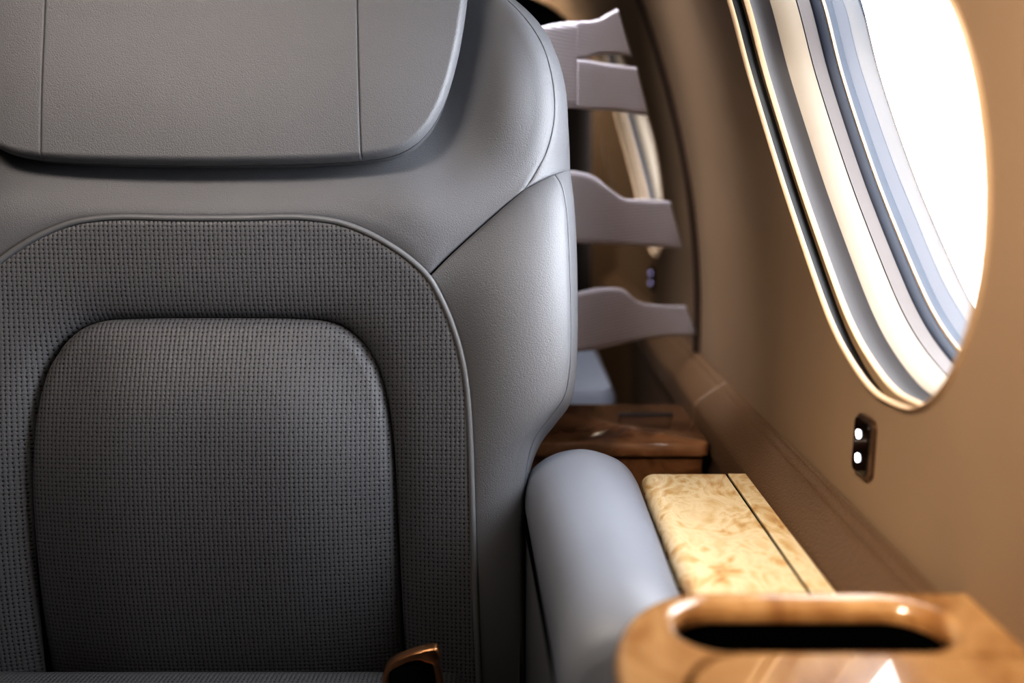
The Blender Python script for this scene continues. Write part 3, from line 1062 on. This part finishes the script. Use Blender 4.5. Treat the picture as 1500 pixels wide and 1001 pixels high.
make_strap('shadowed grey webbing strap, lowest, above the leather ledge', [quad([(810, 440), (848, 427), (885, 421), (912, 424), (930, 440), (965, 447), (1003, 448)], None, None, [(810, 522), (848, 515), (885, 510), (915, 503), (940, 497), (975, 492), (1020, 490)])])

# ================================================================== REAR SEAT (shadow put into its colour, far behind)
def rear_seat():
    yb = 1.95
    root = empty('aircraft_seat', (-0.16, yb, FLOOR_Z), 'seat behind the straps, coloured near black for shadow', 'seat')
    def rb(x0, x1, z0, z1, r, y, ins):
        P = []
        for cx, cz, a0 in ((x1 - r, z1 - r, 0), (x0 + r, z1 - r, 90), (x0 + 0.03, z0 + 0.03, 180), (x1 - 0.03, z0 + 0.03, 270)):
            r_ = r if a0 < 180 else 0.03
            for i in range(11):
                t = math.radians(a0 + 9 * i)
                P.append(Vector((cx + (r_ - ins) * math.cos(t), y + (cz + r_ * math.sin(t)) * 0.12, cz + (r_ - ins) * math.sin(t))))
        return P
    def cush(name, x0, x1, z0, z1, r, ya, yb_, mat):
        a = Acc(); a.loft([rb(x0, x1, z0, z1, r, ya, 0.03), rb(x0, x1, z0, z1, r, ya + 0.006, 0.012), rb(x0, x1, z0, z1, r, ya + 0.022, 0), rb(x0, x1, z0, z1, r, yb_ - 0.02, 0), rb(x0, x1, z0, z1, r, yb_, 0.02)], True, True)
        return a.done(name, mat, root)
    cush('backrest', -0.47, 0.155, -0.48, 0.33, 0.17, yb, yb + 0.13, M['shaded_seat'])
    cush('headrest', -0.34, 0.03, 0.04, 0.34, 0.08, yb - 0.07, yb + 0.0, M['shaded_seat'])
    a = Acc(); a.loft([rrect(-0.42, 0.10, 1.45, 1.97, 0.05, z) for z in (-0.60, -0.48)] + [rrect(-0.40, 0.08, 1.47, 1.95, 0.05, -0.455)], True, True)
    a.done('seat_cushion', M['shaded_seat'], root)
    a = Acc(); a.loft([rrect(0.075, 0.165, 1.52, 2.02, 0.03, z) for z in (-0.60, -0.36)] + [rrect(0.082, 0.158, 1.527, 2.013, 0.025, -0.345)], True, True)
    a.done('armrest', M['arm'], root)
    a = Acc(); a.loft([rrect(-0.34, 0.04, 1.55, 1.95, 0.03, z) for z in (FLOOR_Z, -0.60)], True, True)
    a.done('pedestal', M['black'], root)
rear_seat()

# ================================================================== LIGHT SWITCHES
def switch(dy, label, dim=False):
    # rounded plate with two lit buttons, standing just off the sidewall
    c = on_wall(1270, 655)
    cy, cz = c.y, c.z
    root = empty('light_switch', (wall_x(cz), cy + dy, cz), label, 'switch', 'wall light switches')
    def plate(hw, hh, r, dx, n=8):
        P = []
        for sx, sz, a0 in ((1, 1, 0), (-1, 1, 90), (-1, -1, 180), (1, -1, 270)):
            for i in range(n + 1):
                t = math.radians(a0 + 90 * i / n)
                y = sx * (hw - r) + r * math.cos(t); z = sz * (hh - r) + r * math.sin(t)
                yy = y + 0.10 * z
                P.append(Vector((wall_x(cz + z) + dx, cy + dy - yy, cz + z)))
        return P
    a = Acc(); a.loft([plate(0.0185, 0.0245, 0.008, 0.002), plate(0.0185, 0.0245, 0.008, -0.003), plate(0.0172, 0.0232, 0.0075, -0.0042)], True, True)
    a.done('bezel', M['bronze'], root)
    a = Acc(); a.loft([plate(0.0160, 0.0222, 0.0065, -0.0040), plate(0.0155, 0.0217, 0.006, -0.0054)], True, True)
    a.done('button_panel', M['gloss_black'], root)
    for dz in (0.0095, -0.0095):
        P0 = []; P1 = []
        for i in range(20):
            t = 2 * math.pi * i / 20
            y = 0.0031 * math.cos(t) + 0.003; z = dz + 0.0033 * math.sin(t)
            P0.append(Vector((wall_x(cz + z) - 0.0054, cy + dy + y, cz + z))); P1.append(Vector((wall_x(cz + z) - 0.0066, cy + dy + y, cz + z)))
        a = Acc(); a.loft([P0, P1], True, True)
        a.done('button', M['led_dim'] if dim else M['led'], root)
M['bronze'] = plain('bronze_bezel', (96, 76, 60), 0.3, metal=0.7)
M['gloss_black'] = plain('gloss_black', (8, 7, 8), 0.08)
switch(0, 'small black switch with two white lit dots below the large window')
switch(PITCH_Y, 'blurred switch with two pale dots behind the straps', True)

# ================================================================== SEAT BELT BUCKLE
def buckle():
    Yb = 0.775
    root = empty('belt_buckle', tuple(at_y(606, 1047, Yb)), 'rose gold framed belt buckle standing on the seat cushion', 'buckle')
    o_px = [(559, 1004), (561, 990), (566, 978), (578, 968), (594, 961), (612, 955), (628, 951.5), (638, 951), (643, 956), (645, 963), (642, 972), (644, 984), (648, 1004), (652, 1030), (650, 1041), (638, 1047), (572, 1047), (561, 1041), (558, 1028)]
    i_px = [(568, 1004), (569, 992), (573, 984.5), (583, 979), (594, 973), (604, 970), (613, 969), (622, 972), (629, 973.5), (633, 975), (635, 980), (636, 986), (639, 1004), (642, 1024), (640, 1032), (632, 1036), (580, 1036), (570, 1032), (567, 1024)]
    oc = catmull([at_y(x, y, Yb) for x, y in o_px], closed=True, sub=6)
    ic = catmull([at_y(x, y, Yb) for x, y in i_px], closed=True, sub=6)
    B_ = Vector((0, 1, 0))
    def mixl(f, y): return [p.lerp(q, f) + B_ * y for p, q in zip(oc, ic)]
    a = Acc(); a.loft([mixl(0, 0.010), mixl(0, 0.002), mixl(0.06, 0.0005), mixl(0.18, -0.0005), mixl(0.82, -0.0003), mixl(0.94, 0.0006), mixl(1, 0.002), mixl(1, 0.010), mixl(0, 0.010)])
    a.done('buckle_frame', M['rose'], root)
    a = Acc(); cc = sum((p for p in ic), Vector()) / len(ic)
    lp1 = [cc + (p - cc) * 0.99 + B_ * 0.006 for p in ic]; lp2 = [cc + (p - cc) * 0.8 + B_ * 0.0045 for p in ic]
    a.loft([lp1, lp2], False, True)
    a.done('latch_plate', M['gloss_black'], root)
    Yw = Yb + 0.008
    P = [at_y(606, 1041, Yb) + Vector((0, 0.007, 0)), Vector((-0.068, 0.790, -0.4535)), Vector((-0.058, 0.796, -0.4532)), Vector((-0.050, 0.800, -0.4535))]
    c = Crv(P)
    a = Acc(); a.grid([[p + Vector((0.018 * w_, 0.012 * w_, 0)) for w_ in (-1, -0.5, 0, 0.5, 1)] for p in c.sample(24)])
    o = a.done('webbing', M['belt'], root)
    o.modifiers.new('thick', 'SOLIDIFY').thickness = 0.0018
buckle()

# ================================================================== LIGHT
world = bpy.data.worlds.new('World'); scene.world = world
world.use_nodes = True
bg = world.node_tree.nodes['Background']
bg.inputs[0].default_value = (0.93, 0.96, 1.0, 1)
bg.inputs[1].default_value = 13.5

def area(name, loc, target, size, size_y, power, color, portal=False):
    d = bpy.data.lights.new(name, 'AREA')
    d.shape = 'RECTANGLE'; d.size = size; d.size_y = size_y
    d.energy = power; d.color = color
    o = bpy.data.objects.new(name, d); COL.objects.link(o)
    o.location = loc
    o.rotation_euler = (Vector(target) - Vector(loc)).to_track_quat('-Z', 'Y').to_euler()
    if portal: d.cycles.is_portal = True
    return o
for i, k in enumerate((0, 1)):
    y = WC[0] + k * PITCH_Y
    area('window_portal', (0.40, y, WC[1]), (-0.6, y, WC[1]), 0.62, 0.62, 1, (1, 1, 1), True)
cl = area('ceiling_fill', (-0.42, 0.30, 0.58), (-0.34, 0.95, 0.08), 0.34, 0.20, 1.25, (1.0, 0.88, 0.77))  # added fill for the headrest and upper backrest, not a cabin fitting
cl.data.spread = math.radians(75)
area('lip_highlight_strip', (0.035, 0.45, 0.47), (0.06, 0.45, -0.3), 0.03, 1.1, 1.1, (1.0, 0.90, 0.78))  # added to put highlights on the slot lips and lift the ledge
sw = area('sidewall_fill', (-0.22, -0.06, 0.44), (0.27, 0.56, -0.06), 0.12, 0.12, 1.45, (1.0, 0.88, 0.74))  # added fill aimed at the right sidewall to brighten it
sw.data.spread = math.radians(48)
area('bulkhead_fill', (-0.1, 2.40, 0.58), (0.1, 2.55, -0.1), 0.3, 0.08, 5.0, (1.0, 0.93, 0.82))  # unseen lamp added to lift the back bulkhead
rw = area('strap_fill', (-0.06, 1.02, 0.58), (0.12, 1.24, 0.16), 0.16, 0.06, 1.1, (0.95, 0.95, 1.0))  # extra light added from above to brighten the fabric straps
rw.data.spread = math.radians(48)

# ================================================================== CAMERA
cam = bpy.data.cameras.new('camera'); co = bpy.data.objects.new('camera', cam)
COL.objects.link(co)
cam.sensor_width = 36.0; cam.lens = FPX / 1500 * 36.0
co.location = (0, 0, 0); co.rotation_euler = (math.radians(90) - PITCH, 0, 0)
cam.clip_start = 0.01
cam.dof.use_dof = True
cam.dof.focus_distance = 0.93
cam.dof.aperture_fstop = 2.2
scene.camera = co
scene.view_settings.view_transform = 'Standard'
scene.view_settings.look = 'High Contrast'
scene.view_settings.exposure = 0.0
scene.cycles.use_denoising = True
scene.cycles.max_bounces = 8
scene.cycles.transparent_max_bounces = 8
scene.cycles.sample_clamp_indirect = 8.0
